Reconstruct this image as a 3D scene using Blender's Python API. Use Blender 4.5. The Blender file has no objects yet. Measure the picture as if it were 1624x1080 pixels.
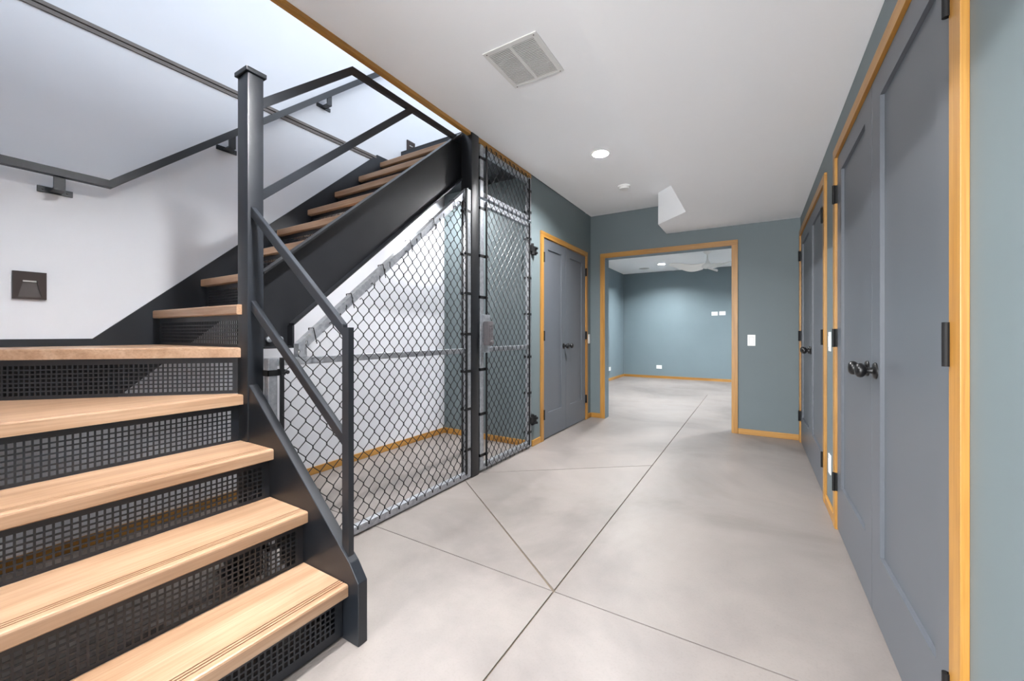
import bpy, bmesh, math, random
from mathutils import Vector, Matrix
random.seed(7)
SC = bpy.context.scene
COL = SC.collection

# ------------------------------------------------------------------ camera
YAW = 0.5452
cd = bpy.data.cameras.new('camera')
cam = bpy.data.objects.new('camera', cd)
COL.objects.link(cam)
cd.sensor_width = 36.0
cd.lens = 636.77 / 1624 * 36.0
cd.shift_y = -(540 - 528.67) / 1624
cd.clip_start = 0.02
cam.location = (0, 0, 1.08)
cam.rotation_euler = (math.pi / 2, 0, YAW)
SC.camera = cam

# ------------------------------------------------------------------ world, lights, exposure
w = bpy.data.worlds.new('world')
SC.world = w
w.use_nodes = True
w.node_tree.nodes['Background'].inputs[0].default_value = (0.85, 0.92, 1.0, 1)
w.node_tree.nodes['Background'].inputs[1].default_value = 0.6
SC.view_settings.view_transform = 'Standard'
SC.view_settings.look = 'None'
SC.view_settings.gamma = 1
SC.view_settings.use_curve_mapping = False
SC.view_settings.exposure = 0.6

HALL_LIGHT_W = 94
ROOM_LIGHT_W = 112
CAGE_FILL_W = 34
PUCK_FILL_W = 9
UPPER_FILL_W = 76
BACK_FILL_W = 230
SOFFIT_FILL_W = 34
SC.cycles.diffuse_bounces = 8
HALL_RGB = (0.985, 0.985, 1.0)
CAGE_RGB = (0.98, 0.985, 1.0)
ROOM_RGB = (0.95, 0.98, 1.0)
SKY_RGB = (0.88, 0.94, 1.0)


def area_light(name, loc, size, power, rgb, shape='DISK', size_y=None, spread=180, rot=(0, 0, 0)):
    d = bpy.data.lights.new(name, 'AREA')
    d.shape = shape
    d.size = size
    if size_y:
        d.size_y = size_y
    d.energy = power
    d.color = rgb
    d.spread = math.radians(spread)
    o = bpy.data.objects.new(name, d)
    COL.objects.link(o)
    o.location = loc
    o.rotation_euler = rot
    return o


# added area light, stands in for daylight from upstairs, falling across the stairwell
area_light('upper_daylight_fill', (1.27, 2.2, 3.95), 3.6, UPPER_FILL_W, SKY_RGB, 'RECTANGLE', 1.3, rot=(math.pi / 2, 0, math.pi / 2))
# fill light added at an unseen window behind the camera
area_light('back_fill_lamp', (-0.95, -3.56, 1.35), 2.3, BACK_FILL_W, (0.97, 0.985, 1.0), 'RECTANGLE', 1.5, rot=(math.pi / 2, 0, 0))

# ------------------------------------------------------------------ materials
MATS = {}


def srgb(r, g, b):
    def f(c):
        c /= 255
        return c / 12.92 if c <= 0.04045 else ((c + 0.055) / 1.055) ** 2.4
    return (f(r), f(g), f(b), 1)


def new_mat(name):
    m = bpy.data.materials.new(name)
    m.use_nodes = True
    nt = m.node_tree
    b = nt.nodes['Principled BSDF']
    MATS[name] = m
    return m, nt, b


def coords(nt, scale=(1, 1, 1), rot=(0, 0, 0)):
    tc = nt.nodes.new('ShaderNodeTexCoord')
    mp = nt.nodes.new('ShaderNodeMapping')
    mp.inputs['Scale'].default_value = scale
    mp.inputs['Rotation'].default_value = rot
    nt.links.new(tc.outputs['Object'], mp.inputs['Vector'])
    return mp.outputs['Vector']


def noise(nt, vec, scale, detail=4, rough=0.55, dist=0.0):
    n = nt.nodes.new('ShaderNodeTexNoise')
    n.inputs['Scale'].default_value = scale
    n.inputs['Detail'].default_value = detail
    n.inputs['Roughness'].default_value = rough
    n.inputs['Distortion'].default_value = dist
    nt.links.new(vec, n.inputs['Vector'])
    return n.outputs['Fac']


def ramp(nt, fac, stops):
    r = nt.nodes.new('ShaderNodeValToRGB')
    els = r.color_ramp.elements
    while len(els) < len(stops):
        els.new(0.5)
    for e, (p, c) in zip(els, stops):
        e.position = p
        e.color = c
    nt.links.new(fac, r.inputs['Fac'])
    return r.outputs['Color']


def bump(nt, b, fac, strength, dist=0.002):
    bp = nt.nodes.new('ShaderNodeBump')
    bp.inputs['Strength'].default_value = strength
    bp.inputs['Distance'].default_value = dist
    nt.links.new(fac, bp.inputs['Height'])
    nt.links.new(bp.outputs['Normal'], b.inputs['Normal'])


def mix(nt, a, c, fac, mode='MIX'):
    m = nt.nodes.new('ShaderNodeMix')
    m.data_type = 'RGBA'
    m.blend_type = mode
    if isinstance(fac, float):
        m.inputs[0].default_value = fac
    else:
        nt.links.new(fac, m.inputs[0])
    nt.links.new(a, m.inputs[6])
    if isinstance(c, tuple):
        m.inputs[7].default_value = c
    else:
        nt.links.new(c, m.inputs[7])
    return m.outputs[2]


def paint(name, rgb, rough=0.6, var=0.03, bumps=0.05):
    m, nt, b = new_mat(name)
    v = coords(nt)
    c = srgb(*rgb)
    lo = tuple(x * (1 - var) for x in c[:3]) + (1,)
    hi = tuple(min(1, x * (1 + var)) for x in c[:3]) + (1,)
    col = ramp(nt, noise(nt, v, 2.2, 3), [(0.3, lo), (0.7, hi)])
    nt.links.new(col, b.inputs['Base Color'])
    b.inputs['Roughness'].default_value = rough
    b.inputs['Specular IOR Level'].default_value = 0.35
    if bumps:
        bump(nt, b, noise(nt, v, 320, 2), bumps, 0.001)
    return m


def steel(name, rgb, rough=0.42, spec=0.5):
    m, nt, b = new_mat(name)
    v = coords(nt)
    c = srgb(*rgb)
    lo = tuple(x * 0.85 for x in c[:3]) + (1,)
    hi = tuple(x * 1.15 for x in c[:3]) + (1,)
    n = noise(nt, v, 6, 4)
    nt.links.new(ramp(nt, n, [(0.3, lo), (0.7, hi)]), b.inputs['Base Color'])
    rr = nt.nodes.new('ShaderNodeMapRange')
    rr.inputs['To Min'].default_value = rough - 0.07
    rr.inputs['To Max'].default_value = rough + 0.08
    nt.links.new(n, rr.inputs['Value'])
    nt.links.new(rr.outputs[0], b.inputs['Roughness'])
    b.inputs['Specular IOR Level'].default_value = spec
    bump(nt, b, noise(nt, v, 150, 2), 0.04, 0.001)
    return m


def wood(name, light, mid, dark, axis='Y', rough=0.4, scale=1.0):
    """straight-grained oak; the grain runs along the given axis"""
    m, nt, b = new_mat(name)
    st = {'X': (1.2, 16, 16), 'Y': (16, 1.2, 16), 'Z': (16, 16, 1.2)}[axis]
    v = coords(nt, tuple(s * scale for s in st))
    broad = noise(nt, v, 1.0, 5, 0.6, 0.5)
    st2 = tuple(s * scale * (9 if s > 2 else 2.5) for s in st)
    v2 = coords(nt, st2)
    fine = noise(nt, v2, 1.0, 3, 0.6)
    col = ramp(nt, broad, [(0.25, srgb(*dark)), (0.5, srgb(*mid)), (0.75, srgb(*light))])
    fcol = ramp(nt, fine, [(0.35, (0.78, 0.74, 0.70, 1)), (0.55, (1, 1, 1, 1))])
    col = mix(nt, col, fcol, 0.75, 'MULTIPLY')
    nt.links.new(col, b.inputs['Base Color'])
    b.inputs['Roughness'].default_value = rough
    bump(nt, b, fine, 0.08, 0.001)
    return m


paint('white_paint', (212, 214, 219), 0.65, 0.02)
paint('ceiling_paint', (248, 250, 252), 0.8, 0.012, 0.03)
paint('green_paint', (104, 115, 118), 0.55, 0.025)
paint('room_paint', (114, 129, 136), 0.55, 0.025)
paint('door_paint', (92, 96, 102), 0.38, 0.03, 0.03)
paint('white_plastic', (240, 240, 238), 0.35, 0.01, 0)
paint('vent_white', (222, 222, 220), 0.45, 0.01, 0)
paint('vent_dark', (120, 120, 118), 0.6, 0.02, 0)
paint('speaker_grey', (172, 172, 172), 0.6, 0.02, 0)
paint('joint_fill', (104, 92, 78), 0.9, 0.1, 0)
paint('seal_grey', (196, 196, 194), 0.6, 0.01, 0)
steel('black_steel', (27, 31, 37), 0.40, 0.55)
steel('column_steel', (24, 25, 28), 0.36, 0.5)
steel('black_vinyl', (14, 15, 17), 0.45, 0.4)
steel('black_iron', (17, 17, 18), 0.34, 0.5)
steel('hinge_black', (15, 15, 16), 0.6, 0.3)
paint('groove_brown', (92, 52, 26), 0.7, 0.1, 0)
steel('bronze', (50, 38, 35), 0.45, 0.45)
steel('lock_grey', (92, 88, 90), 0.32, 0.7)
steel('reveal_metal', (104, 98, 94), 0.5, 0.4)
wood('oak_trim_x', (190, 143, 74), (172, 124, 55), (143, 97, 38), 'X', 0.38)
wood('oak_trim_y', (190, 143, 74), (172, 124, 55), (143, 97, 38), 'Y', 0.38)
wood('oak_trim_z', (190, 143, 74), (172, 124, 55), (143, 97, 38), 'Z', 0.38)
wood('oak_tread_y', (190, 161, 135), (173, 140, 112), (146, 111, 83), 'Y', 0.36)
wood('oak_tread_x', (190, 161, 135), (173, 140, 112), (146, 111, 83), 'X', 0.36)

# galvanised tube
m, nt, b = new_mat('galvanised')
v = coords(nt)
n = noise(nt, v, 45, 5, 0.6)
nt.links.new(ramp(nt, n, [(0.3, srgb(150, 154, 160)), (0.7, srgb(188, 191, 196))]), b.inputs['Base Color'])
b.inputs['Metallic'].default_value = 0.75
b.inputs['Roughness'].default_value = 0.42

# polished concrete
m, nt, b = new_mat('concrete')
v = coords(nt)
big = noise(nt, v, 0.9, 5, 0.62, 0.6)
midn = noise(nt, v, 5.0, 6, 0.65, 0.3)
spk = noise(nt, v, 120, 3, 0.6)
c1 = ramp(nt, big, [(0.28, srgb(105, 99, 95)), (0.5, srgb(127, 120, 116)), (0.72, srgb(140, 132, 127))])
c2 = ramp(nt, midn, [(0.3, (0.84, 0.84, 0.85, 1)), (0.62, (1, 1, 1, 1))])
c3 = ramp(nt, spk, [(0.30, (0.90, 0.89, 0.87, 1)), (0.5, (1, 1, 1, 1))])
col = mix(nt, mix(nt, c1, c2, 0.7, 'MULTIPLY'), c3, 0.6, 'MULTIPLY')
nt.links.new(col, b.inputs['Base Color'])
rr = nt.nodes.new('ShaderNodeMapRange')
rr.inputs['To Min'].default_value = 0.30
rr.inputs['To Max'].default_value = 0.52
nt.links.new(midn, rr.inputs['Value'])
nt.links.new(rr.outputs[0], b.inputs['Roughness'])
b.inputs['Specular IOR Level'].default_value = 0.4


def emitter(name, rgb, strength):
    m, nt, b = new_mat(name)
    b.inputs['Base Color'].default_value = (0.9, 0.9, 0.9, 1)
    b.inputs['Emission Color'].default_value = rgb + (1,)
    b.inputs['Emission Strength'].default_value = strength
    return m




# ------------------------------------------------------------------ mesh helpers
class MB:
    def __init__(self):
        self.bm = bmesh.new()

    def box(self, x0, x1, y0, y1, z0, z1, bevel=0.0, M=None):
        x0, x1 = min(x0, x1), max(x0, x1)
        y0, y1 = min(y0, y1), max(y0, y1)
        z0, z1 = min(z0, z1), max(z0, z1)
        vs = [self.bm.verts.new(p) for p in
              [(x0, y0, z0), (x1, y0, z0), (x1, y1, z0), (x0, y1, z0),
               (x0, y0, z1), (x1, y0, z1), (x1, y1, z1), (x0, y1, z1)]]
        fs = [self.bm.faces.new([vs[i] for i in f]) for f in
              [(0, 3, 2, 1), (4, 5, 6, 7), (0, 1, 5, 4), (1, 2, 6, 5), (2, 3, 7, 6), (3, 0, 4, 7)]]
        if M is not None:
            bmesh.ops.transform(self.bm, matrix=M, verts=vs)
        if bevel:
            es = list({e for f in fs for e in f.edges})
            bmesh.ops.bevel(self.bm, geom=es, offset=bevel, segments=2, affect='EDGES', profile=0.6)
        return self

    def prism(self, poly, a, c, axis='X'):
        """poly: 2-D outline; axis X -> (y,z) outline swept over x in a..c, Y -> (x,z), Z -> (x,y)"""
        def P(p, t):
            return {'X': (t, p[0], p[1]), 'Y': (p[0], t, p[1]), 'Z': (p[0], p[1], t)}[axis]
        A = [self.bm.verts.new(P(p, a)) for p in poly]
        B = [self.bm.verts.new(P(p, c)) for p in poly]
        n = len(poly)
        self.bm.faces.new(A)
        self.bm.faces.new(B[::-1])
        for i in range(n):
            j = (i + 1) % n
            self.bm.faces.new([A[j], A[i], B[i], B[j]])
        return self

    def lathe(self, prof, origin, direction, n=20, ring=False):
        """prof: list of (r, d) along the direction"""
        d = Vector(direction).normalized()
        u = d.orthogonal().normalized()
        v = d.cross(u)
        o = Vector(origin)
        rings = []
        for r, t in prof:
            if r < 1e-6:
                rings.append([self.bm.verts.new(o + d * t)])
            else:
                rings.append([self.bm.verts.new(o + d * t + (u * math.cos(k * 2 * math.pi / n) + v * math.sin(k * 2 * math.pi / n)) * r) for k in range(n)])
        for A, B in (zip(rings, rings[1:] + rings[:1]) if ring else zip(rings, rings[1:])):
            for k in range(n):
                k2 = (k + 1) % n
                a = [A[0]] if len(A) == 1 else [A[k], A[k2]]
                bb = [B[0]] if len(B) == 1 else [B[k2], B[k]]
                if len(a) + len(bb) > 2:
                    self.bm.faces.new(a + bb)
        for R in (rings[0], rings[-1]):
            if len(R) > 1 and not ring:
                try:
                    self.bm.faces.new(R)
                except ValueError:
                    pass
        return self

    def tube(self, pts, r, n=6):
        pts = [Vector(p) for p in pts]
        rings = []
        up0 = None
        for i, p in enumerate(pts):
            t = (pts[min(i + 1, len(pts) - 1)] - pts[max(i - 1, 0)]).normalized()
            if up0 is None:
                up0 = t.orthogonal().normalized()
            up0 = (up0 - t * up0.dot(t)).normalized()
            s = t.cross(up0)
            rings.append([self.bm.verts.new(p + (up0 * math.cos(k * 2 * math.pi / n) + s * math.sin(k * 2 * math.pi / n)) * r) for k in range(n)])
        for A, B in zip(rings, rings[1:]):
            for k in range(n):
                self.bm.faces.new([A[k], A[(k + 1) % n], B[(k + 1) % n], B[k]])
        self.bm.faces.new(rings[0][::-1])
        self.bm.faces.new(rings[-1])
        return self

    def bar(self, p0, p1, w, h, side, bevel=0.0):
        """rectangular bar between two points, w along `side`, h along the other normal"""
        p0, p1 = Vector(p0), Vector(p1)
        t = (p1 - p0).normalized()
        s = Vector(side)
        s = (s - t * s.dot(t)).normalized()
        n = t.cross(s)
        L = (p1 - p0).length
        M = Matrix((t, s, n)).transposed().to_4x4()
        M.translation = p0
        return self.box(0, L, -w / 2, w / 2, -h / 2, h / 2, bevel, M)

    def build(self, name, mat, parent=None, smooth=False):
        bmesh.ops.recalc_face_normals(self.bm, faces=self.bm.faces)
        me = bpy.data.meshes.new(name)
        self.bm.to_mesh(me)
        self.bm.free()
        me.materials.append(MATS[mat])
        if smooth:
            for p in me.polygons:
                p.use_smooth = True
            try:
                me.set_sharp_from_angle(angle=math.radians(40))
            except Exception:
                pass
        o = bpy.data.objects.new(name, me)
        COL.objects.link(o)
        o.parent = parent
        return o


def box(name, mat, x0, x1, y0, y1, z0, z1, parent=None, bevel=0.0):
    return MB().box(x0, x1, y0, y1, z0, z1, bevel).build(name, mat, parent)


def tag(o, label, cat, group=None, kind=None):
    o['label'] = label
    o['category'] = cat
    if group:
        o['group'] = group
    if kind:
        o['kind'] = kind
    return o


def struct(o, label=None):
    o['kind'] = 'structure'
    if label:
        o['label'] = label
    return o


def empty(name, loc=(0, 0, 0)):
    o = bpy.data.objects.new(name, None)
    COL.objects.link(o)
    o.empty_display_size = 0.1
    return o


# ------------------------------------------------------------------ key dimensions (metres)
XL, XR = -1.828, 0.388            # hall walls
XW = -2.90                        # white wall behind the stair
YF, YB = 4.974, -3.6              # far wall, wall behind the photographer
ZC, ZS = 2.589, 2.25              # ceiling, soffit
YG = 3.36                         # green end wall of the cage
RM_X0, RM_X1, RM_Y = -2.85, 1.7, 10.13
RM_Z = 2.57
DOOR_H = 2.045
CAS = 0.057

# ------------------------------------------------------------------ floor: slabs parted by sawn joints
floor = struct(box('floor', 'joint_fill', -3.1, 2.0, YB - 0.1, RM_Y + 0.1, -0.10, -0.006))


def slab(poly):
    return MB().prism(poly, -0.0055, 0.0, 'Z').build('slab', 'concrete', floor)


JX, JY = -0.722, 1.527
g, gt = 0.0035, 0.0018             # half widths: main joint, hairline joint
PA = (-1.95, 2.435)               # where the two diagonal cuts meet at the column
dA = Vector((PA[0] - JX, PA[1] - JY)).normalized()
nA = Vector((-dA.y, dA.x))
QB = (JX, 3.40)
dB = Vector((QB[0] - PA[0], QB[1] - PA[1])).normalized()
nB = Vector((-dB.y, dB.x))
o_ = lambda p, nrm, k: (p[0] + nrm.x * k, p[1] + nrm.y * k)
PAv = PA
# left of the main joint
slab([(-3.0, YB), (JX - g, YB), (JX - g, JY - gt * 1.4), (-3.0, JY - gt * 1.4)])
slab([(-3.0, JY + gt * 1.4), (JX - g * 3, JY + gt * 1.4), o_(PAv, nA, gt) if nA.y < 0 else o_(PAv, nA, -gt), (-3.0, 2.435)])
slab([(JX - g, JY + 0.012), (JX - g, 3.395), (PA[0] + 0.006, PA[1])])
slab([(-3.0, 2.437), o_(PAv, nB, gt), (JX - g, 3.40 + gt * 1.3), (JX - g, 7.8), (-3.0, 7.8)])
# right of it
slab([(JX + g, YB), (1.9, YB), (1.9, JY - gt * 1.4), (JX + g, JY - gt * 1.4)])
slab([(JX + g, JY + gt * 1.4), (1.9, JY + gt * 1.4), (1.9, 7.8), (JX + g, 7.8)])
slab([(-3.0, 7.8), (1.9, 7.8), (1.9, RM_Y + 0.05), (-3.0, RM_Y + 0.05)])

# ------------------------------------------------------------------ walls
wl = struct(box('wall_left', 'white_paint', XW - 0.1, XW, YB, YG + 1.6, 0, 5.2))
box('wall_cage_end', 'green_paint', XW, XL - 0.10, YG, YG + 0.10, 0, 2.60)
struct(bpy.data.objects['wall_cage_end'])
D3 = (3.606, 4.783)
o = MB()
o.box(XL - 0.10, XL, 3.368, D3[0], 0, ZC)
o.box(XL - 0.10, XL, D3[1], YF, 0, ZC)
o.box(XL - 0.10, XL, D3[0], D3[1], DOOR_H, ZC)
o.box(XL - 0.30, XL - 0.10, YG + 0.10, YF, 0, ZC)
struct(o.build('wall_hall_left', 'green_paint'))
OX0, OX1, OZ = -1.637, -0.220, 2.035
o = MB()
o.box(-3.0, OX0, YF, YF + 0.14, 0, ZC + 0.05)
o.box(OX1, 1.8, YF, YF + 0.14, 0, ZC + 0.05)
o.box(OX0, OX1, YF, YF + 0.14, OZ, ZC + 0.05)
struct(o.build('wall_far', 'green_paint'))
D1 = (1.285, 2.820)
D2 = (3.270, 4.885)
o = MB()
for a, c in ((YB, D1[0]), (D1[1], D2[0]), (D2[1], YF)):
    o.box(XR, XR + 0.12, a, c, 0, ZS + 0.1)
for a, c in (D1, D2):
    o.box(XR, XR + 0.12, a, c, DOOR_H, ZS + 0.1)
o.box(XR + 0.12, XR + 0.2, YB, YF, 0, ZS + 0.1)
struct(o.build('wall_right', 'green_paint'))
o = MB()
o.box(-3.0, -2.15, YB - 0.1, YB, 0, ZC + 0.1)
o.box(0.25, 0.6, YB - 0.1, YB, 0, ZC + 0.1)
o.box(-2.15, 0.25, YB - 0.1, YB, 0, 0.55)
o.box(-2.15, 0.25, YB - 0.1, YB, 2.15, ZC + 0.1)
struct(o.build('wall_back', 'green_paint'))
w1 = struct(empty('fill_window'), 'unseen wide window added behind the camera for the fill light')  # window added only to carry the fill light behind the camera
for a_, b_, c_, d_ in ((-2.15, -2.09, 0.55, 2.15), (0.19, 0.25, 0.55, 2.15), (-0.98, -0.92, 0.61, 2.09), (-2.09, 0.19, 0.55, 0.61), (-2.09, 0.19, 2.09, 2.15)):
    box('fill_window_frame', 'oak_trim_z', a_, b_, YB - 0.08, YB - 0.02, c_, d_, w1)

struct(MB().box(-3.0, -1.15, -0.26, -0.145, 0, ZC).box(-3.0, -1.82, -0.30, -0.145, ZC, 5.2).build('wall_stair_shield', 'white_paint'))  # unseen wall added to shield the stair from the back fill light
# room beyond the opening
struct(box('wall_room_left', 'room_paint', RM_X0 - 0.1, RM_X0, YF + 0.14, RM_Y + 0.1, 0, RM_Z + 0.1))
struct(box('wall_room_back', 'room_paint', RM_X0, RM_X1, RM_Y, RM_Y + 0.1, 0, RM_Z + 0.1))
struct(box('wall_room_right', 'room_paint', RM_X1, RM_X1 + 0.1, YF + 0.14, RM_Y + 0.1, 0, RM_Z + 0.1))
struct(box('ceiling_room', 'ceiling_paint', RM_X0 - 0.1, RM_X1 + 0.1, YF + 0.14, RM_Y + 0.1, RM_Z, RM_Z + 0.1))
# the storey above the stair
struct(box('ceiling_upper', 'ceiling_paint', -3.0, 1.4, -0.4, 5.0, 5.2, 5.3))
struct(box('wall_upper_near', 'white_paint', -3.0, 1.4, -0.4, -0.3, 2.82, 5.2))
struct(box('wall_upper_far', 'white_paint', -3.0, 1.4, 4.9, 5.0, 2.82, 5.2))
struct(box('wall_upper_right', 'white_paint', 1.3, 1.4, -0.3, 4.9, 2.82, 5.2))

# ------------------------------------------------------------------ ceiling and soffit
XO = -1.820                        # edge of the stair opening
o = MB()
o.box(XO, XR + 0.3, YB, YF, ZC, 2.815)
o.box(-3.0, XO, YB, -0.3, ZC, 2.815)
struct(o.build('ceiling', 'ceiling_paint'))
SX = -0.573
sof = MB().prism([(SX, YB), (XR + 0.1, YB), (XR + 0.1, YF), (-0.895, YF), (-0.895, 4.505), (SX, 4.17)], ZS, ZC, 'Z')
struct(sof.build('ceiling_soffit', 'ceiling_paint'), 'white dropped soffit running along the right side of the hall ceiling')
struct(box('trim_1', 'oak_trim_y', -1.853, -1.818, -0.143, 2.405, 2.565, 2.815, bevel=0.003), 'oak strip lining the ceiling edge above the stair')
struct(box('trim_2', 'oak_trim_y', -1.872, -1.826, 2.505, 3.366, 2.553, 2.70, bevel=0.003), 'oak strip at the ceiling above the chain-link gate')
t = MB()
t.box(XW, XW + 0.010, -0.143, 2.43, 2.615, 2.634)
t.box(XW, XW + 0.016, -0.143, 2.43, 2.638, 2.657)
struct(t.build('trim_3', 'reveal_metal'), 'thin grey metal reveal strip across the white stairwell wall')

# ------------------------------------------------------------------ baseboards
BH = 0.058
struct(box('baseboard_left', 'oak_trim_y', XW, XW + 0.013, -0.143, YG, 0, BH, bevel=0.003))
struct(box('baseboard_cage_end', 'oak_trim_x', XW + 0.013, XL - 0.06, YG - 0.013, YG, 0, BH, bevel=0.003))
struct(box('baseboard_hall_left_near', 'oak_trim_y', XL, XL + 0.013, 3.370, D3[0] - CAS - 0.004, 0, BH, bevel=0.003))
struct(box('baseboard_hall_left_far', 'oak_trim_y', XL, XL + 0.013, D3[1] + CAS + 0.004, YF, 0, BH, bevel=0.003))
struct(box('baseboard_far_left', 'oak_trim_x', XL + 0.013, OX0 - CAS - 0.001, YF - 0.013, YF, 0, BH, bevel=0.003))
struct(box('baseboard_far_right', 'oak_trim_x', OX1 + CAS + 0.001, XR, YF - 0.013, YF, 0, BH, bevel=0.003))
struct(box('baseboard_right', 'oak_trim_y', XR - 0.013, XR, D1[1] + CAS + 0.004, D2[0] - CAS - 0.004, 0, BH, bevel=0.003))
struct(box('baseboard_right_near', 'oak_trim_y', XR - 0.013, XR, YB, D1[0] - CAS - 0.004, 0, BH, bevel=0.003))
struct(box('baseboard_room_left', 'oak_trim_y', RM_X0, RM_X0 + 0.013, YF + 0.14, RM_Y, 0, BH))
struct(box('baseboard_room_back', 'oak_trim_x', RM_X0 + 0.013, RM_X1, RM_Y - 0.013, RM_Y, 0, BH))

# ------------------------------------------------------------------ cased opening in the far wall
op = struct(empty('trim_4'), 'oak casing around the open doorway in the far wall')
box('casing', 'oak_trim_z', OX0 - CAS, OX0 + 0.002, YF - 0.016, YF, 0, OZ, op, 0.002)
box('casing', 'oak_trim_z', OX1 - 0.002, OX1 + CAS, YF - 0.016, YF, 0, OZ, op, 0.002)
box('casing', 'oak_trim_x', OX0 - CAS, OX1 + CAS, YF - 0.016, YF, OZ - 0.002, OZ + CAS, op, 0.002)
j = MB()
j.box(OX0 - 0.002, OX0 + 0.004, YF + 0.001, YF + 0.141, 0, OZ)
j.box(OX1 - 0.004, OX1 + 0.002, YF + 0.001, YF + 0.141, 0, OZ)
j.box(OX0, OX1, YF + 0.001, YF + 0.141, OZ - 0.004, OZ + 0.002)
j.build('jamb', 'room_paint', op)


# ------------------------------------------------------------------ double doors
def knob(leaf, x, y, z, n):
    k = MB().lathe([(0.0, 0), (0.031, 0.0), (0.031, 0.004), (0.026, 0.009), (0.012, 0.012), (0.010, 0.020), (0.011, 0.028),
                    (0.020, 0.032), (0.0265, 0.040), (0.0275, 0.047), (0.025, 0.055), (0.017, 0.061), (0.0, 0.063)], (x, y, z), (n, 0, 0), 24)
    o = k.build('knob', 'black_iron', leaf, True)
    o['label'] = 'black round door knob'


def door_set(num, label, xw, n, y0, y1, split, face, casing_far=CAS):
    """a pair of one-panel doors in a wall at x = xw whose room side faces n"""
    d = struct(empty('door_%d' % num), label)
    d['category'] = 'double door'
    cf = xw + n * 0.015
    box('casing', 'oak_trim_z', xw, cf, y0 - CAS, y0 + 0.002, 0, DOOR_H + 0.002, d, 0.0015)
    box('casing', 'oak_trim_z', xw, cf, y1 - 0.002, y1 + casing_far, 0, DOOR_H + 0.002, d, 0.0015)
    box('casing', 'oak_trim_y', xw, cf, y0 - CAS, y1 + casing_far, DOOR_H + 0.002, DOOR_H + CAS, d, 0.0015)
    jm = MB()
    jm.box(xw, xw - n * 0.10, y0, y0 + 0.004, 0, DOOR_H)
    jm.box(xw, xw - n * 0.10, y1 - 0.004, y1, 0, DOOR_H)
    jm.box(xw, xw - n * 0.10, y0, y1, DOOR_H - 0.004, DOOR_H)
    jm.build('jamb', 'oak_trim_z', d)
    ST, RT, RB = 0.115, 0.095, 0.255
    zb, zt = 0.012, DOOR_H - 0.007
    for k, (a, c) in enumerate(((y0 + 0.006, split - 0.0015), (split + 0.0015, y1 - 0.006))):
        lf = MB()
        xf, xb = face, face - n * 0.036
        lf.box(xf, xb, a, a + ST, zb, zt)
        lf.box(xf, xb, c - ST, c, zb, zt)
        lf.box(xf, xb, a + ST, c - ST, zt - RT, zt)
        lf.box(xf, xb, a + ST, c - ST, zb, zb + RB)
        leaf = lf.build('door_leaf', 'door_paint', d)
        box('panel', 'door_paint', face - n * 0.013, face - n * 0.030, a + ST - 0.004, c - ST + 0.004, zb + RB - 0.004, zt - RT + 0.004, leaf)
        knob(leaf, face, c - 0.062 if k == 0 else a + 0.062, 0.940, n)
        hy = a - 0.004 if k == 0 else c + 0.004
        for hz in (1.845, 1.055, 0.262):
            h = MB()
            h.lathe([(0.0, 0), (0.0075, 0.0), (0.0075, 0.100), (0.0, 0.100)], (cf + n * 0.004, hy, hz - 0.05), (0, 0, 1), 10)
            h.box(face, cf + n * 0.003, hy - 0.003, hy + 0.003, hz - 0.05, hz + 0.05)
            h.build('hinge', 'hinge_black', leaf, True)
    return d


door_set(1, 'tall grey panelled double door nearest the camera on the right wall', XR, -1, D1[0], D1[1], 2.050, XR - 0.003)
door_set(2, 'grey panelled double door at the far end of the right wall', XR, -1, D2[0], D2[1], 4.10, XR - 0.003)
door_set(3, 'grey panelled double door on the left wall past the gate', XL, 1, D3[0], D3[1], 4.180, XL + 0.003)

# ------------------------------------------------------------------ staircase
RISE = 0.2013
ZT = {n: RISE * n for n in range(1, 15)}
ZT[4], ZT[5] = 0.811, 1.0175
XN = {n: -1.217 - 0.238 * (n - 1) for n in range(1, 5)}          # nosings of the lower flight
YN = {n: 0.879 + 0.2273 * (n - 6) for n in range(6, 15)}         # nosings of the upper flight
TT = 0.044
YS0, YS1 = 0.905, 0.943          # outer stringer of the lower flight
YE = -0.10                       # near end of the lower treads
stair = tag(empty('staircase'), 'black steel winder staircase with oak treads and perforated risers', 'staircase')


def tread_profile(z, depth, grooves):
    p = [(0.004, z - TT), (0.0, z - TT + 0.004), (0.0, z - 0.007), (0.002, z - 0.002), (0.007, z)]
    if grooves:
        for gx in (0.027, 0.038, 0.049):
            p += [(gx - 0.0022, z), (gx - 0.0022, z - 0.005), (gx + 0.0022, z - 0.005), (gx + 0.0022, z)]
    p += [(depth, z), (depth, z - TT)]
    return p


for n in (1, 2, 3):
    pr_ = [(XN[n] - d, z) for d, z in tread_profile(ZT[n], 0.238 + 0.028, True)]
    td = MB().prism(pr_, YE, YS0 - 0.002, 'Y').build('tread', 'oak_tread_y', stair)
    for gx in (0.027, 0.038, 0.049):
        gs = box('grip_groove', 'groove_brown', XN[n] - gx - 0.0022, XN[n] - gx + 0.0022, YE, YS0 - 0.002, ZT[n] - 0.0052, ZT[n] - 0.0022, td)
        gs['label'] = 'dark brown anti-slip groove'
# two winders
DG = 0.7071


def bevel_prism(poly, z0, z1, bev):
    m_ = MB().prism(poly, z0, z1, 'Z')
    es = [e for e in m_.bm.edges if abs(e.verts[0].co.z - e.verts[1].co.z) < 1e-6 and e.verts[0].co.z > z1 - 1e-4]
    bmesh.ops.bevel(m_.bm, geom=es, offset=bev, segments=2, affect='EDGES', profile=0.6)
    return m_


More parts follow.
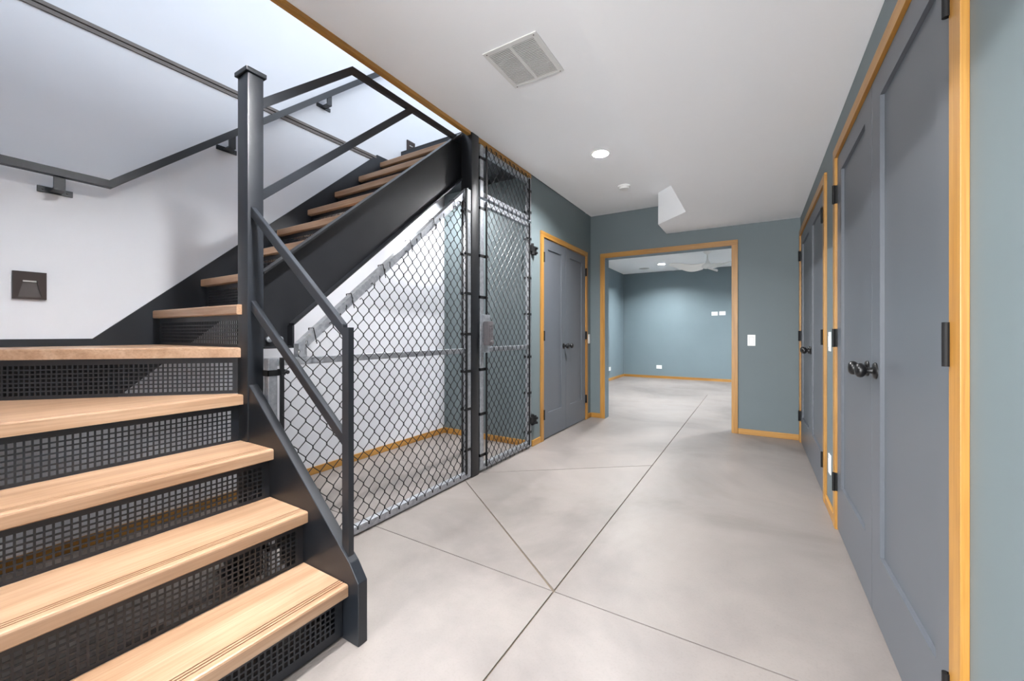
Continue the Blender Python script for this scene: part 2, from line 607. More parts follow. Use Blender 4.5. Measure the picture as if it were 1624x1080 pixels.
W0 = (-1.955, 0.900)
bevel_prism([(XN[4], YE), (XN[4], 0.899), (-1.998, 0.899), (-2.878, 0.019), (-2.878, YE)], ZT[4] - TT, ZT[4], 0.006).build('tread', 'oak_tread_y', stair)
bevel_prism([W0, (-2.878, W0[1] - (2.878 + W0[0])), (-2.878, 0.935), (-1.99, 0.935), (-1.99, 0.9)], ZT[5] - TT, ZT[5], 0.006).build('tread', 'oak_tread_x', stair)
XI0, XI1 = -2.886, -1.945       # clear width of the upper flight
for n in range(6, 14):
    pr_ = [(YN[n] + d, z) for d, z in tread_profile(ZT[n], 0.2273 + 0.028, False)]
    MB().prism(pr_, XI0, XI1, 'X').build('tread', 'oak_tread_x', stair)

PITCH, BARW = 0.0177, 0.0052


def riser(p0, p1, z0, z1, mtop=0.026, mbot=0.014, mside=0.030):
    """plate with a grid of square holes between plan points p0 and p1"""
    p0, p1 = Vector(p0), Vector(p1)
    L = (p1 - p0).length
    a = math.atan2(p1.y - p0.y, p1.x - p0.x)
    M = Matrix.Translation((p0.x, p0.y, 0)) @ Matrix.Rotation(a, 4, 'Z')
    t = 0.0015
    r = MB()
    r.box(0, L, -t, t, z1 - mtop, z1, M=M)
    r.box(0, L, -t, t, z0, z0 + mbot, M=M)
    r.box(0, mside, -t, t, z0 + mbot, z1 - mtop, M=M)
    r.box(L - mside, L, -t, t, z0 + mbot, z1 - mtop, M=M)
    nx = max(1, round((L - 2 * mside) / PITCH))
    nz = max(1, round((z1 - z0 - mtop - mbot) / PITCH))
    px, pz = (L - 2 * mside) / nx, (z1 - z0 - mtop - mbot) / nz
    for i in range(1, nx):
        x = mside + i * px
        r.box(x - BARW / 2, x + BARW / 2, -t, t, z0 + mbot, z1 - mtop, M=M)
    for k in range(1, nz):
        z = z0 + mbot + k * pz
        r.box(mside, L - mside, -t * 0.98, t * 0.98, z - BARW / 2, z + BARW / 2, M=M)
    return r.build('riser', 'black_steel', stair)


for n in (1, 2, 3, 4):
    riser((XN[n] - 0.032, YE), (XN[n] - 0.032, YS0 - 0.003 if n < 4 else 0.895), 0.012 if n == 1 else ZT[n - 1], ZT[n] - TT, mbot=0.03 if n == 1 else 0.012)
o5 = 0.032 * DG
riser((W0[0] - o5 - 0.010, W0[1] + o5 - 0.010), (-2.868, W0[1] - (2.868 + W0[0]) + 2 * o5), ZT[4], ZT[5] - TT)
for n in range(6, 15):
    riser((XI0, YN[n] + 0.032), (XI1, YN[n] + 0.032), ZT[n - 1], ZT[n] - TT if n < 14 else ZT[n] - 0.02)

# lower stringers (far one shows its chamfered nose; near one closes the flight)
SL = 0.846
ztop = lambda x: 0.275 + SL * (-1.212 - x)
low = [(-1.166, 0.0), (-1.166, 0.217), (-1.212, 0.275), (-1.90, ztop(-1.90)), (-1.90, ztop(-1.90) - 0.40), (-1.46, 0.0)]
st_ = MB().prism(low, YS0, YS1, 'Y')
bmesh.ops.bevel(st_.bm, geom=list(st_.bm.edges), offset=0.002, segments=1, affect='EDGES')
s_ = st_.build('stringer', 'black_steel', stair)
MB().prism(low, YE - 0.038, YE - 0.002, 'Y').build('stringer', 'black_steel', stair)
# channel stringer of the upper flight, toes towards the hall
SU = 0.866
ut = lambda y: 1.361 + SU * (y - 0.972)
ub = lambda y: 1.091 + SU * (y - 1.075)
web = [(0.970, 1.012), (1.106, 1.012), (1.106, ub(1.106)), (2.495, ub(2.495)), (2.495, ut(2.405)), (2.405, ut(2.405)), (0.970, ut(0.970))]
ch = MB()
ch.prism(web, -1.948, -1.938, 'X')
ft = 0.012
ch.prism([(0.970, ut(0.970)), (2.405, ut(2.405)), (2.405, ut(2.405) - ft), (0.970, ut(0.970) - ft)], -1.938, -1.896, 'X')
ch.prism([(1.106, ub(1.106)), (2.405, ub(2.405)), (2.405, ub(2.405) + ft), (1.106, ub(1.106) + ft)], -1.938, -1.896, 'X')
ch.box(-1.938, -1.896, 1.098, 1.108, 1.012, ub(1.106))
ch.box(-1.938, -1.896, 0.970, 1.106, 1.010, 1.020)
ch.build('stringer', 'column_steel', stair)
# bolts on the foot of the channel
for by in (1.01, 1.06):
    MB().lathe([(0, 0), (0.014, 0), (0.014, 0.012), (0.006, 0.014), (0.006, 0.022), (0, 0.022)], (-1.938, by, 1.052), (1, 0, 0), 10).build('bolt', 'galvanised', stair, True)
# stringer plate on the white wall
wt = lambda y: 1.058 + 0.898 * (y - 0.642)
wb = lambda y: 0.748 + 0.87 * (y - 0.741)
wall_st = [(-0.143, 1.053), (0.642, 1.053), (2.440, wt(2.440)), (2.58, wt(2.440)), (2.62, 2.60), (2.62, wb(2.45)), (2.45, wb(2.45)), (0.56, wb(0.56)), (-0.143, wb(0.56))]
ws = MB().prism(wall_st, XW + 0.001, XI0, 'X')
ws.build('stringer', 'black_steel', stair)
# beam under the winders and the post foot
box('foot_plate', 'black_steel', -2.08, -1.90, 0.86, 0.965, 0.0, 0.012, stair)
box('foot_block', 'black_steel', -2.10, -1.995, 0.89, 0.96, 0.012, 0.085, stair, 0.01)
# floor of the storey above at the head of the flight
ul = MB().box(XW, XO - 0.05, YN[14] + 0.036, 4.9, ZC, 2.817)
struct(ul.build('floor_upper', 'column_steel'))

# ------------------------------------------------------------------ guard railing with newel
rail = tag(empty('stair_railing'), 'black steel stair guard with capped newel post and sloping rails', 'railing')
nw = MB().box(-1.985, -1.896, 0.900, 0.968, 0.0, 2.226, 0.006)
nw.build('newel_post', 'black_steel', rail, True)
box('newel_cap', 'black_steel', -1.994, -1.887, 0.891, 0.977, 2.226, 2.246, rail, 0.003)
RY = 0.924
RW, RH = 0.022, 0.036


def sloped(name, y0, p0, p1, mat='black_steel'):
    """bar in the plane y = RY whose top surface passes p0 and p1 (x,z), cut plumb at both ends"""
    (xa, za), (xb, zb_) = p0, p1
    s = abs((za - zb_) / (xa - xb))
    h = RH * math.sqrt(1 + s * s)
    m_ = MB().prism([(xa, za), (xb, zb_), (xb, zb_ - h), (xa, za - h)], y0 - RW / 2, y0 + RW / 2, 'Y')
    bmesh.ops.bevel(m_.bm, geom=list(m_.bm.edges), offset=0.002, segments=1, affect='EDGES')
    return m_.build(name, mat, rail)


sloped('top_rail', RY, (-1.894, 1.637), (-1.262, 1.113))
sloped('mid_rail', RY, (-1.894, 1.225), (-1.262, 0.722))
pp = MB().prism([(-1.265, 1.101), (-1.229, 1.101), (-1.229, 0.286), (-1.265, 0.318)], RY - RW / 2, RY + RW / 2, 'Y')
pp.build('baluster', 'black_steel', rail)
# upper part beside the upper flight
UX = -1.926


def side_bar(name, pts):
    m_ = MB().prism(pts, UX - 0.011, UX + 0.011, 'X')
    return m_.build(name, 'black_steel', rail)


hh = RH * math.sqrt(1 + 0.88 ** 2)
side_bar('top_rail', [(0.966, 2.144), (1.448, 2.565), (1.470, 2.565), (1.470, 2.565 - RH), (1.462, 2.565 - RH), (0.966, 2.144 - hh)])
side_bar('level_rail', [(1.470, 2.565), (2.405, 2.565), (2.405, 2.565 - RH), (1.470, 2.565 - RH)])
side_bar('mid_rail', [(0.966, 1.726), (1.862, 2.529), (1.92, 2.529), (0.966, 1.726 - hh)])

# ------------------------------------------------------------------ wall handrail
hr = tag(empty('wall_handrail'), 'black square handrail on brackets climbing the white stairwell wall', 'handrail')
HX = -2.822
hs = 0.886
hp = [(-0.14, 1.858), (0.683, 1.858), (2.9, 1.858 + hs * 2.217)]
dn = 0.036
m_ = MB().prism([hp[0], hp[1], hp[2], (hp[2][0] + 0.01, hp[2][1] - 0.046), (hp[1][0] + 0.012, hp[1][1] - dn), (hp[0][0], hp[0][1] - dn)], HX - 0.018, HX + 0.018, 'X')
m_.build('rail', 'black_steel', hr)
for by, bz in ((0.515, 1.824), (1.250, 2.312), (1.925, 2.910)):
    m_ = MB()
    m_.box(HX - 0.005, HX + 0.005, by - 0.019, by + 0.019, bz - 0.058, bz + 0.03)
    m_.box(XW + 0.007, HX + 0.005, by - 0.019, by + 0.019, bz - 0.066, bz - 0.056)
    br = m_.build('bracket', 'black_steel', hr)
    pl = box('wall_plate', 'black_steel', XW + 0.0005, XW + 0.008, by - 0.058, by + 0.058, bz - 0.072, bz - 0.044, br)
    for sy in (-0.04, 0.04):
        MB().lathe([(0, 0), (0.005, 0), (0.004, 0.003), (0, 0.003)], (XW + 0.008, by + sy, bz - 0.058), (1, 0, 0), 8).build('screw', 'black_iron', br)


# ------------------------------------------------------------------ recessed step lights
def step_light(y0, z0, label):
    s = tag(empty('step_light'), label, 'wall light', 'bronze step lights in the stairwell wall')
    wd, ht = 0.103, 0.128
    x1 = XW + 0.012
    y1, z1 = y0 + wd, z0 + ht
    tz, bz = z1 - 0.040, z0 + 0.010          # top and foot of the scoop
    ta, tb = y0 + 0.030, y1 - 0.030          # its width at the top
    ba, bb = y0 + 0.016, y1 - 0.016          # and at the foot
    f = MB()
    f.box(XW, x1, y0, y1, tz, z1)
    f.box(XW, x1, y0, y1, z0, bz)
    f.prism([(y0, bz), (ba, bz), (ta, tz), (y0, tz)], XW, x1, 'X')
    f.prism([(bb, bz), (y1, bz), (y1, tz), (tb, tz)], XW, x1, 'X')
    f.build('face_plate', 'bronze', s)
    q = MB()
    vb = [q.bm.verts.new(p) for p in ((XW + 0.0005, ba, bz), (XW + 0.0005, bb, bz), (XW + 0.0005, tb, tz), (XW + 0.0005, ta, tz))]
    vt = [q.bm.verts.new(p) for p in ((x1 - 0.001, ba, bz), (x1 - 0.001, bb, bz), (XW + 0.0015, tb, tz), (XW + 0.0015, ta, tz))]
    q.bm.faces.new(vb)
    q.bm.faces.new(vt)
    for i in range(4):
        q.bm.faces.new([vb[i], vb[(i + 1) % 4], vt[(i + 1) % 4], vt[i]])
    q.build('scoop', 'bronze', s)
    box('lens', 'seal_grey', XW + 0.002, XW + 0.010, ta + 0.001, tb - 0.001, tz - 0.007, tz - 0.0005, s)
    return s


step_light(0.383, 1.239, 'square bronze step light low on the wall beside the winder')
step_light(2.805, 2.833, 'bronze step light on the wall at the head of the stair')

# ------------------------------------------------------------------ steel column
clm = MB().box(-1.914, -1.811, 2.408, 2.500, 0, ZC - 0.001, 0.008).build('steel_column', 'column_steel', None, True)
tag(clm, 'black square steel column rising from floor to ceiling beside the gate', 'column')

# ------------------------------------------------------------------ chain-link cage
FX0, FX1 = -1.856, -1.816        # galvanised tube
FM = -1.803                      # plane of the wire mesh
DW, DH = 0.0716, 0.089           # diamond


def wires(parent, y0, y1, zlo, zhi, phase=0.0):
    """interlocked zigzag wires hung side by side; zlo / zhi give the clipped ends at a given y"""
    nW = int(round((y1 - y0) / (DW / 2)))
    st = (y1 - y0) / nW
    for i in range(nW):
        ya, yb = y0 + i * st, y0 + (i + 1) * st
        yc = (ya + yb) / 2
        lo, hi = zlo(yc), zhi(yc)
        k0, k1 = math.ceil((lo - phase) / (DH / 2)), math.floor((hi - phase) / (DH / 2))
        pts = []
        for k in range(k0, k1 + 1):
            z = phase + k * DH / 2
            left = (k + i) % 2 == 0
            yy = ya - 0.0015 if left else yb + 0.0015
            xx = FM + (0.0032 if left else -0.0032)
            sgn = 1 if left else -1
            # a short vertical twist at each interlock
            pts.append((xx - sgn * 0.0026, yy + sgn * 0.0036, z - 0.0082))
            pts.append((xx, yy, z))
            pts.append((xx - sgn * 0.0026, yy + sgn * 0.0036, z + 0.0082))
        if len(pts) < 6:
            continue
        # knuckled ends
        x, y, z = pts[-1]
        pts += [(FM - 0.008, y + (0.006 if y < yc else -0.006), z + 0.012), (FM - 0.012, y + (0.012 if y < yc else -0.012), z + 0.004)]
        MB().tube(pts, 0.0025, 5).build('wire', 'black_vinyl', parent, True)


def band(parent, y0, y1, z, w=0.020, side=0.0):
    m_ = MB()
    m_.box(FX0 - 0.002, FX0, y0, y1, z - w / 2, z + w / 2)
    m_.box(FX1, FX1 + 0.0025, y0, y1, z - w / 2, z + w / 2)
    m_.box(FX0 - 0.002, FX1 + 0.0025, y0 if side < 0 else y1 - 0.0025, (y0 + 0.0025) if side < 0 else y1, z - w / 2, z + w / 2)
    m_.lathe([(0, 0), (0.009, 0), (0.009, 0.008), (0.004, 0.010), (0, 0.010)], (FX1 + 0.002, (y1 + 0.006) if side < 0 else (y0 - 0.006), z), (1, 0, 0), 8)
    m_.build('tension_band', 'black_vinyl', parent)


TB = 0.002
fp = tag(empty('fence_panel'), 'fixed black chain-link panel following the slope under the stair', 'fence')
box('frame_tube', 'galvanised', FX0, FX1, 0.946, 0.986, 0.0, 0.970, fp, 0.005)
box('frame_tube', 'galvanised', FX0, FX1, 0.986, 2.362, 0.934, 0.969, fp, 0.005)
box('frame_tube', 'galvanised', FX0, FX1, 0.986, 2.362, 0.010, 0.052, fp, 0.005)
box('frame_tube', 'galvanised', FX0, FX1, 2.362, 2.404, 0.010, 2.150, fp, 0.005)
sl = lambda y: 1.032 + 0.872 * (y - 1.082)
vt_ = 0.054
MB().prism([(1.082, sl(1.082)), (2.372, sl(2.372)), (2.372, sl(2.372) - vt_), (1.122, sl(1.122) - vt_), (1.122, 0.969), (1.082, 0.969)], FX0, FX1, 'X').build('frame_tube', 'galvanised', fp)
box('tension_bar', 'black_vinyl', FM - 0.006, FM + 0.004, 0.990, 1.006, 0.05, 0.972, fp)
box('tension_bar', 'black_vinyl', FM - 0.006, FM + 0.004, 2.326, 2.342, 0.05, 2.135, fp)
for z in (0.905, 0.50, 0.14):
    band(fp, 0.943, 1.020, z, 0.026, -1)
for z in (1.985, 1.665, 1.375, 1.075, 0.800, 0.52, 0.22):
    band(fp, 2.330, 2.407, z, 0.020, 1)
# sloping wire ties
for k in range(6):
    y = 1.16 + k * 0.21
    z = sl(y)
    MB().tube([(FM - 0.002, y + 0.006, z - 0.07), (FX1 + 0.006, y, z - 0.03), (FX1 + 0.002, y - 0.006, z + 0.006), (FX0, y - 0.004, z + 0.006), (FX0 - 0.004, y, z - 0.04)], 0.0026, 5).build('wire_tie', 'black_vinyl', fp, True)
wires(fp, 1.000, 2.334, lambda y: 0.012, lambda y: (sl(y) - 0.035) if y > 1.07 else 0.965, 0.004)

gt_ = tag(empty('cage_gate'), 'chain-link gate with galvanised tube frame and keypad lock', 'gate')
GY0, GY1 = 2.522, 3.345
box('frame_tube', 'galvanised', FX0, FX1, GY0, GY0 + 0.046, 0.020, 2.120, gt_, 0.005)
box('frame_tube', 'galvanised', FX0, FX1, GY1 - 0.040, GY1, 0.020, 2.120, gt_, 0.005)
for z0, z1 in ((0.020, 0.062), (0.932, 0.972), (2.080, 2.120)):
    box('frame_tube', 'galvanised', FX0, FX1, GY0 + 0.046, GY1 - 0.040, z0, z1, gt_, 0.005)
box('tension_bar', 'black_vinyl', FM - 0.006, FM + 0.004, GY0 + 0.060, GY0 + 0.074, 0.04, 2.11, gt_)
box('tension_bar', 'black_vinyl', FM - 0.006, FM + 0.004, GY1 - 0.062, GY1 - 0.048, 0.04, 2.11, gt_)
for z in (2.05, 1.68, 1.36, 0.800, 0.455, 0.135):
    band(gt_, GY0 - 0.003, GY0 + 0.078, z, 0.022, -1)
for z in (1.97, 1.60, 1.26, 0.86, 0.52, 0.15):
    band(gt_, GY1 - 0.070, GY1 + 0.003, z, 0.022, 1)
wires(gt_, GY0 + 0.066, GY1 - 0.052, lambda y: 0.012, lambda y: 2.115, 0.022)
for hz in (1.880, 0.262):
    h = MB()
    h.lathe([(0, 0), (0.016, 0), (0.016, 0.10), (0, 0.10)], (FX1 + 0.008, GY1 + 0.008, hz - 0.05), (0, 0, 1), 12)
    h.box(FX1, FX1 + 0.022, GY1 - 0.042, GY1 + 0.010, hz - 0.028, hz + 0.028)
    h.box(XL + 0.001, XL + 0.030, 3.369, 3.420, hz - 0.050, hz + 0.030)
    h.lathe([(0, 0), (0.012, 0), (0.012, 0.022), (0.006, 0.024), (0, 0.03)], (XL + 0.03, 3.400, hz + 0.010), (1, 0, 0), 8)
    h.lathe([(0, 0), (0.012, 0), (0.012, 0.022), (0.006, 0.024), (0, 0.03)], (XL + 0.03, 3.395, hz - 0.034), (1, 0, 0), 8)
    h.build('hinge', 'hinge_black', gt_)
lp = box('lock_plate', 'galvanised', -1.798, -1.794, 2.500, 2.625, 0.930, 1.226, gt_, 0.002)
lb = MB().box(-1.794, -1.746, 2.530, 2.605, 0.985, 1.175, 0.012).build('keypad_lock', 'lock_grey', gt_, True)
for k in range(5):
    for q in range(2):
        MB().lathe([(0, 0), (0.0065, 0), (0.0065, 0.004), (0, 0.005)], (-1.746, 2.553 + q * 0.028, 1.140 - k * 0.021), (1, 0, 0), 10).build('button', 'lock_grey', lb, True)
MB().lathe([(0, 0), (0.014, 0), (0.013, 0.018), (0.011, 0.022), (0, 0.022)], (-1.746, 2.567, 1.012), (1, 0, 0), 14).build('thumb_turn', 'lock_grey', lb, True)

tp = tag(empty('transom_panel'), 'narrow chain-link transom panel under the ceiling above the gate', 'fence')
box('frame_tube', 'galvanised', FX0, FX1, GY0, GY0 + 0.046, 2.135, 2.545, tp, 0.005)
box('frame_tube', 'galvanised', FX0, FX1, GY1 - 0.040, GY1, 2.135, 2.545, tp, 0.005)
box('frame_tube', 'galvanised', FX0, FX1, GY0 + 0.046, GY1 - 0.040, 2.490, 2.532, tp, 0.005)
box('frame_tube', 'galvanised', FX0, FX1, GY0 + 0.046, GY1 - 0.040, 2.140, 2.182, tp, 0.005)
box('tension_bar', 'black_vinyl', FM - 0.006, FM + 0.004, GY0 + 0.060, GY0 + 0.074, 2.14, 2.54, tp)
box('tension_bar', 'black_vinyl', FM - 0.006, FM + 0.004, GY1 - 0.062, GY1 - 0.048, 2.14, 2.52, tp)
for z in (2.44, 2.28):
    band(tp, GY0 - 0.003, GY0 + 0.078, z, 0.022, -1)
for z in (2.42, 2.22):
    band(tp, GY1 - 0.070, GY1 + 0.003, z, 0.022, 1)
wires(tp, GY0 + 0.066, GY1 - 0.052, lambda y: 2.135, lambda y: 2.548, 0.045)


# ------------------------------------------------------------------ ceiling fittings
CANS = []


def downlight(x, y, z, label, power, rgb, host, grp='recessed ceiling downlights', r=0.068):
    """LED lens set up inside a short white can let into the ceiling"""
    d = tag(empty('downlight'), label, 'ceiling light', grp)
    CANS.append((host, x, y, z, r))
    dp = 0.042
    MB().lathe([(r - 0.001, -0.0005), (r + 0.012, 0.0005), (r + 0.012, 0.002), (r, 0.004), (r - 0.003, 0.002), (r - 0.006, -dp), (r + 0.004, -dp), (r + 0.0035, -0.0005)],
               (x, y, z), (0, 0, -1), 32, True).build('trim_ring', 'white_plastic', d, True)
    mt = 'lamp_lens_%g_%g' % (power, rgb[0])
    if mt not in MATS:
        emitter(mt, rgb, power / (math.pi * math.pi * r * r))
    MB().lathe([(0, -dp + 0.001), (r - 0.006, -dp + 0.001), (r - 0.006, -dp - 0.003), (0, -dp - 0.003)], (x, y, z), (0, 0, -1), 24).build('lens', mt, d)
    return d


downlight(-1.114, 3.272, ZC, 'round recessed downlight glowing in the hall ceiling past the vent', HALL_LIGHT_W, HALL_RGB, 'ceiling')
downlight(-1.140, 0.850, ZC, 'round recessed downlight in the hall ceiling between stair and camera', HALL_LIGHT_W, HALL_RGB, 'ceiling')
downlight(-1.114, -1.57, ZC, 'unseen fill downlight added in the hall ceiling behind the camera', HALL_LIGHT_W, HALL_RGB, 'ceiling')  # unseen lamp, added to brighten the hall
downlight(-0.38, 0.12, ZS, 'unseen fill downlight added in the soffit above the camera', SOFFIT_FILL_W, HALL_RGB, 'ceiling_soffit')  # added lamp, brightens the near end of the right wall
downlight(-2.58, 3.02, ZC, 'unseen fill downlight added under the upper floor inside the chain-link cage', CAGE_FILL_W, CAGE_RGB, 'floor_upper')  # hidden lamp added to brighten the white wall in the cage
downlight(-1.730, 9.05, RM_Z, 'round recessed downlight in the ceiling of the blue room', ROOM_LIGHT_W, ROOM_RGB, 'ceiling_room')
for x, y, wd_ in ((0.6, 9.05, 'far right'), (-1.73, 6.4, 'near left'), (0.6, 6.4, 'near right')):
    downlight(x, y, RM_Z, 'recessed downlight in the %s part of the blue room ceiling' % wd_, ROOM_LIGHT_W, ROOM_RGB, 'ceiling_room')

pk = tag(empty('puck_fill'), 'small unseen fill light added under the upper flight inside the cage', 'ceiling light')  # second hidden lamp, added to lift the cage wall and floor
emitter('puck_fill_lens', CAGE_RGB, PUCK_FILL_W / (math.pi * math.pi * 0.045 ** 2))
pz = ZT[10] - TT - 0.002
MB().lathe([(0, 0), (0.055, 0.0), (0.055, 0.014), (0, 0.014)], (-2.25, YN[10] + 0.13, pz), (0, 0, -1), 24).build('housing', 'white_plastic', pk)
MB().lathe([(0, 0.014), (0.045, 0.014), (0.045, 0.018), (0, 0.018)], (-2.25, YN[10] + 0.13, pz), (0, 0, -1), 24).build('lens', 'puck_fill_lens', pk)
# cut the can openings into the ceilings
for host in sorted({c[0] for c in CANS}):
    cut = MB()
    for h_, x, y, z, r in CANS:
        if h_ == host:
            cut.lathe([(r + 0.003, 0.02), (r + 0.003, -0.05)], (x, y, z), (0, 0, -1), 32)
    co = cut.build('cutter', 'white_plastic')
    ho = bpy.data.objects[host]
    md = ho.modifiers.new('cans', 'BOOLEAN')
    md.operation = 'DIFFERENCE'
    md.solver = 'EXACT'
    md.object = co
    dg = bpy.context.evaluated_depsgraph_get()
    me = bpy.data.meshes.new_from_object(ho.evaluated_get(dg))
    ho.modifiers.clear()
    ho.data = me
    bpy.data.objects.remove(co)

sd = tag(empty('smoke_detector'), 'small round white smoke detector on the hall ceiling near the far wall', 'smoke detector')
MB().lathe([(0, 0), (0.062, 0), (0.063, 0.010), (0.060, 0.014)], (-1.152, 4.11, ZC), (0, 0, -1), 32).build('base', 'white_plastic', sd, True)
MB().lathe([(0.052, 0.014), (0.052, 0.022), (0.044, 0.034), (0.016, 0.038), (0, 0.038)], (-1.152, 4.11, ZC), (0, 0, -1), 32).build('cover', 'white_plastic', sd, True)

vg = tag(empty('ceiling_vent'), 'white rectangular return-air grille with two louvred banks in the ceiling', 'vent')
V0, V1, VA, VB = -1.262, -0.936, 1.770, 2.120
SA = (-1.249, -1.116), (-1.102, -0.968)
f = MB()
zt_ = ZC - 0.006
f.box(V0, V1, VA, 1.800, zt_, ZC - 0.0005, 0.002)
f.box(V0, V1, 2.100, VB, zt_, ZC - 0.0005, 0.002)
f.box(V0, -1.240, 1.800, 2.100, zt_, ZC - 0.0005)
f.box(-0.966, V1, 1.800, 2.100, zt_, ZC - 0.0005)
f.box(-1.112, -1.096, 1.800, 2.100, zt_, ZC - 0.0005)
f.build('frame', 'vent_white', vg)
box('backing', 'vent_dark', -1.240, -0.966, 1.800, 2.100, ZC - 0.0012, ZC - 0.0002, vg)
lv = MB()
for k in range(27):
    y = 1.806 + k * 0.0110
    for a, c in ((-1.240, -1.112), (-1.096, -0.966)):
        lv.box(a, c, y, y + 0.0034, ZC - 0.0052, ZC - 0.0014)
lvo = lv.build('louvres', 'vent_white', vg)
lvo['kind'] = 'stuff'
for x, y in ((V0 + 0.020, VA + 0.015), (V1 - 0.020, VA + 0.015), (V0 + 0.020, VB - 0.010), (V1 - 0.020, VB - 0.010)):
    MB().lathe([(0, 0), (0.004, 0), (0.003, 0.002), (0, 0.002)], (x, y, zt_), (0, 0, -1), 8).build('screw', 'reveal_metal', vg)


# ------------------------------------------------------------------ switches and sockets
def plate(name, cat, label, c, nrm, w_, h_, rocker, group=None):
    """wall plate centred at c, facing nrm ('+x','-x','-y'), rocker size (w,h)"""
    s = tag(empty(name), label, cat, group)
    x, y, z = c

    def bx(nm, mat, a, bb, d0, d1, bev):
        m_ = MB()
        if nrm == '-y':
            m_.box(x - a / 2, x + a / 2, y - d1, y - d0, z - bb / 2, z + bb / 2, bev)
        else:
            k = 1 if nrm == '+x' else -1
            m_.box(x + k * d0, x + k * d1, y - a / 2, y + a / 2, z - bb / 2, z + bb / 2, bev)
        return m_.build(nm, mat, s)
    bx('cover_plate', 'white_plastic', w_, h_, 0.0, 0.006, 0.002)
    bx('insert', 'seal_grey', rocker[0] + 0.006, rocker[1] + 0.006, 0.006, 0.0066, 0)
    bx('rocker' if name == 'light_switch' else 'socket_face', 'white_plastic', rocker[0], rocker[1], 0.006, 0.009, 0.001)
    return s


plate('light_switch', 'switch', 'white light switch on the far wall right of the opening', (-0.037, YF, 1.006), '-y', 0.072, 0.117, (0.034, 0.068))
plate('light_switch', 'switch', 'white light switch on the right wall between the two double doors', (XR, 3.085, 1.03), '-x', 0.072, 0.117, (0.034, 0.068))
plate('wall_socket', 'socket', 'white wall socket low on the right wall between the double doors', (XR, 3.085, 0.287), '-x', 0.072, 0.117, (0.034, 0.068))
plate('light_switch', 'switch', 'white light switch in the left corner beside the far opening', (XL, 4.905, 1.010), '+x', 0.072, 0.117, (0.034, 0.068))
plate('wall_socket', 'socket', 'white socket low on the back wall of the blue room', (-1.99, RM_Y, 0.27), '-y', 0.125, 0.085, (0.09, 0.045))
plate('media_plate', 'wall plate', 'left white plate of the pair high on the blue room wall', (-0.79, RM_Y, 1.525), '-y', 0.125, 0.085, (0.09, 0.045), 'plates high on the blue wall')
plate('media_plate', 'wall plate', 'right white plate of the pair high on the blue room wall', (-0.635, RM_Y, 1.530), '-y', 0.125, 0.085, (0.09, 0.045), 'plates high on the blue wall')
plate('wall_socket', 'socket', 'white socket low on the left wall of the blue room', (RM_X0, 9.0, 0.27), '+x', 0.125, 0.085, (0.09, 0.045))

# ------------------------------------------------------------------ blue room ceiling: speaker and fan
sp = tag(empty('ceiling_speaker'), 'round grey flush speaker in the ceiling of the blue room', 'speaker')
MB().lathe([(0.108, 0.0), (0.120, 0.0), (0.120, 0.004), (0.108, 0.005)], (-2.19, 9.46, RM_Z), (0, 0, -1), 32, True).build('rim', 'vent_white', sp, True)
MB().lathe([(0, 0.0), (0.108, 0.0), (0.108, 0.003), (0, 0.003)], (-2.19, 9.46, RM_Z), (0, 0, -1), 32).build('mesh_cover', 'speaker_grey', sp)

FXc, FYc = -0.75, 8.11
fan = tag(empty('ceiling_fan'), 'white ceiling fan with three curved blades in the blue room', 'ceiling fan')
MB().lathe([(0, 0), (0.07, 0), (0.065, 0.012), (0.03, 0.045), (0.014, 0.05)], (FXc, FYc, RM_Z), (0, 0, -1), 24).build('canopy', 'white_plastic', fan, True)
MB().lathe([(0.011, 0.045), (0.011, 0.10), (0.02, 0.15), (0.035, 0.19), (0.045, 0.215), (0.05, 0.22)], (FXc, FYc, RM_Z), (0, 0, -1), 20).build('downrod', 'white_plastic', fan, True)
MB().lathe([(0.0, 0.218), (0.06, 0.218), (0.095, 0.235), (0.11, 0.26), (0.10, 0.285), (0.06, 0.305), (0, 0.31)], (FXc, FYc, RM_Z), (0, 0, -1), 28).build('motor_housing', 'white_plastic', fan, True)


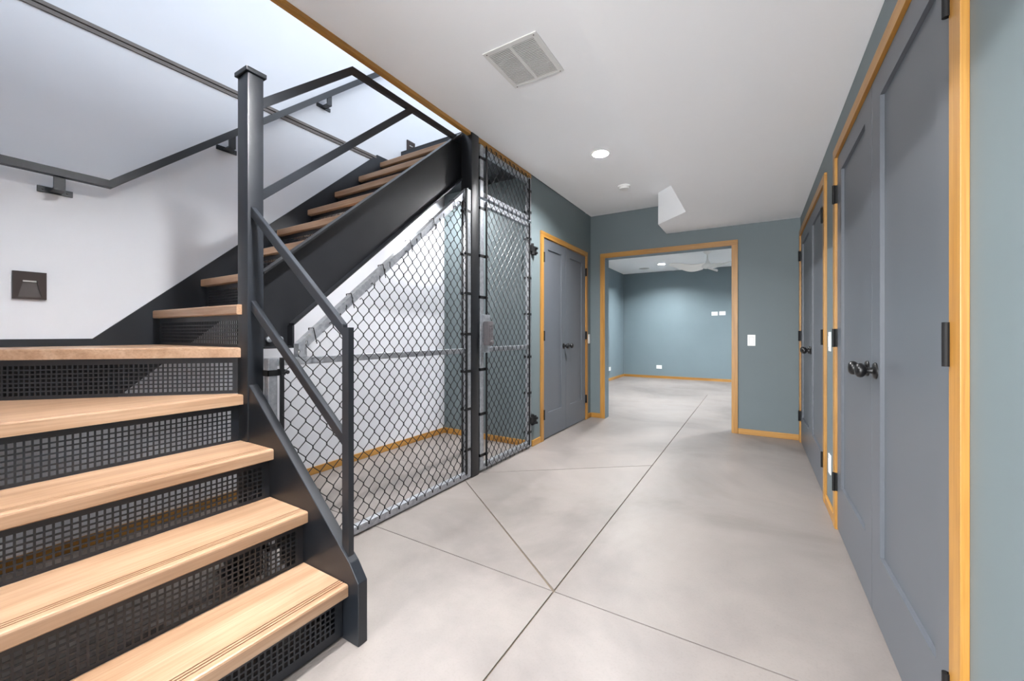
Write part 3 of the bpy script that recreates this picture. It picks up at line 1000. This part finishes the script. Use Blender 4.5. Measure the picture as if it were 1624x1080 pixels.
def blade(ang):
    m_ = MB()
    top, bot = [], []
    N, K = 14, 4
    for i in range(N + 1):
        r = 0.06 + 0.62 * i / N
        tw = 0.5 * (1 - i / N) + 0.15
        wd = 0.055 + 0.05 * math.sin(math.pi * min(1, i / N * 0.85 + 0.1))
        if i == N:
            wd *= 0.5
        sweep = 0.10 * (i / N) ** 2
        rt, rb = [], []
        for k in range(K + 1):
            s = (k / K - 0.5) * 2 * wd
            x, y, z = r, s + sweep, RM_Z - 0.262 + s * math.sin(tw) - 0.030 * math.sin(i / N * math.pi * 1.6)
            ca, sa = math.cos(ang), math.sin(ang)
            p = (FXc + x * ca - y * sa, FYc + x * sa + y * ca, z)
            rt.append(m_.bm.verts.new((p[0], p[1], p[2] + 0.006)))
            rb.append(m_.bm.verts.new((p[0], p[1], p[2] - 0.006)))
        top.append(rt)
        bot.append(rb)
    for i in range(N):
        for k in range(K):
            m_.bm.faces.new([top[i][k], top[i + 1][k], top[i + 1][k + 1], top[i][k + 1]])
            m_.bm.faces.new([bot[i][k + 1], bot[i + 1][k + 1], bot[i + 1][k], bot[i][k]])
        m_.bm.faces.new([bot[i][0], bot[i + 1][0], top[i + 1][0], top[i][0]])
        m_.bm.faces.new([top[i][K], top[i + 1][K], bot[i + 1][K], bot[i][K]])
    for i in (0, N):
        m_.bm.faces.new([top[i][k] for k in range(K + 1)] + [bot[i][k] for k in range(K, -1, -1)])
    m_.build('blade', 'white_plastic', fan, True)


for q in range(3):
    blade(math.radians(200 + 120 * q))

# ------------------------------------------------------------------ put every empty at the base of its thing
bpy.context.view_layer.update()
for e in [o for o in SC.objects if o.type == 'EMPTY']:
    lo = Vector((1e9,) * 3)
    hi = -lo
    for c in e.children_recursive:
        if c.type == 'MESH':
            for p in c.bound_box:
                for i in range(3):
                    lo[i] = min(lo[i], p[i])
                    hi[i] = max(hi[i], p[i])
    base = Vector(((lo.x + hi.x) / 2, (lo.y + hi.y) / 2, lo.z))
    e.location = base
    for c in e.children:
        c.location = c.location - base
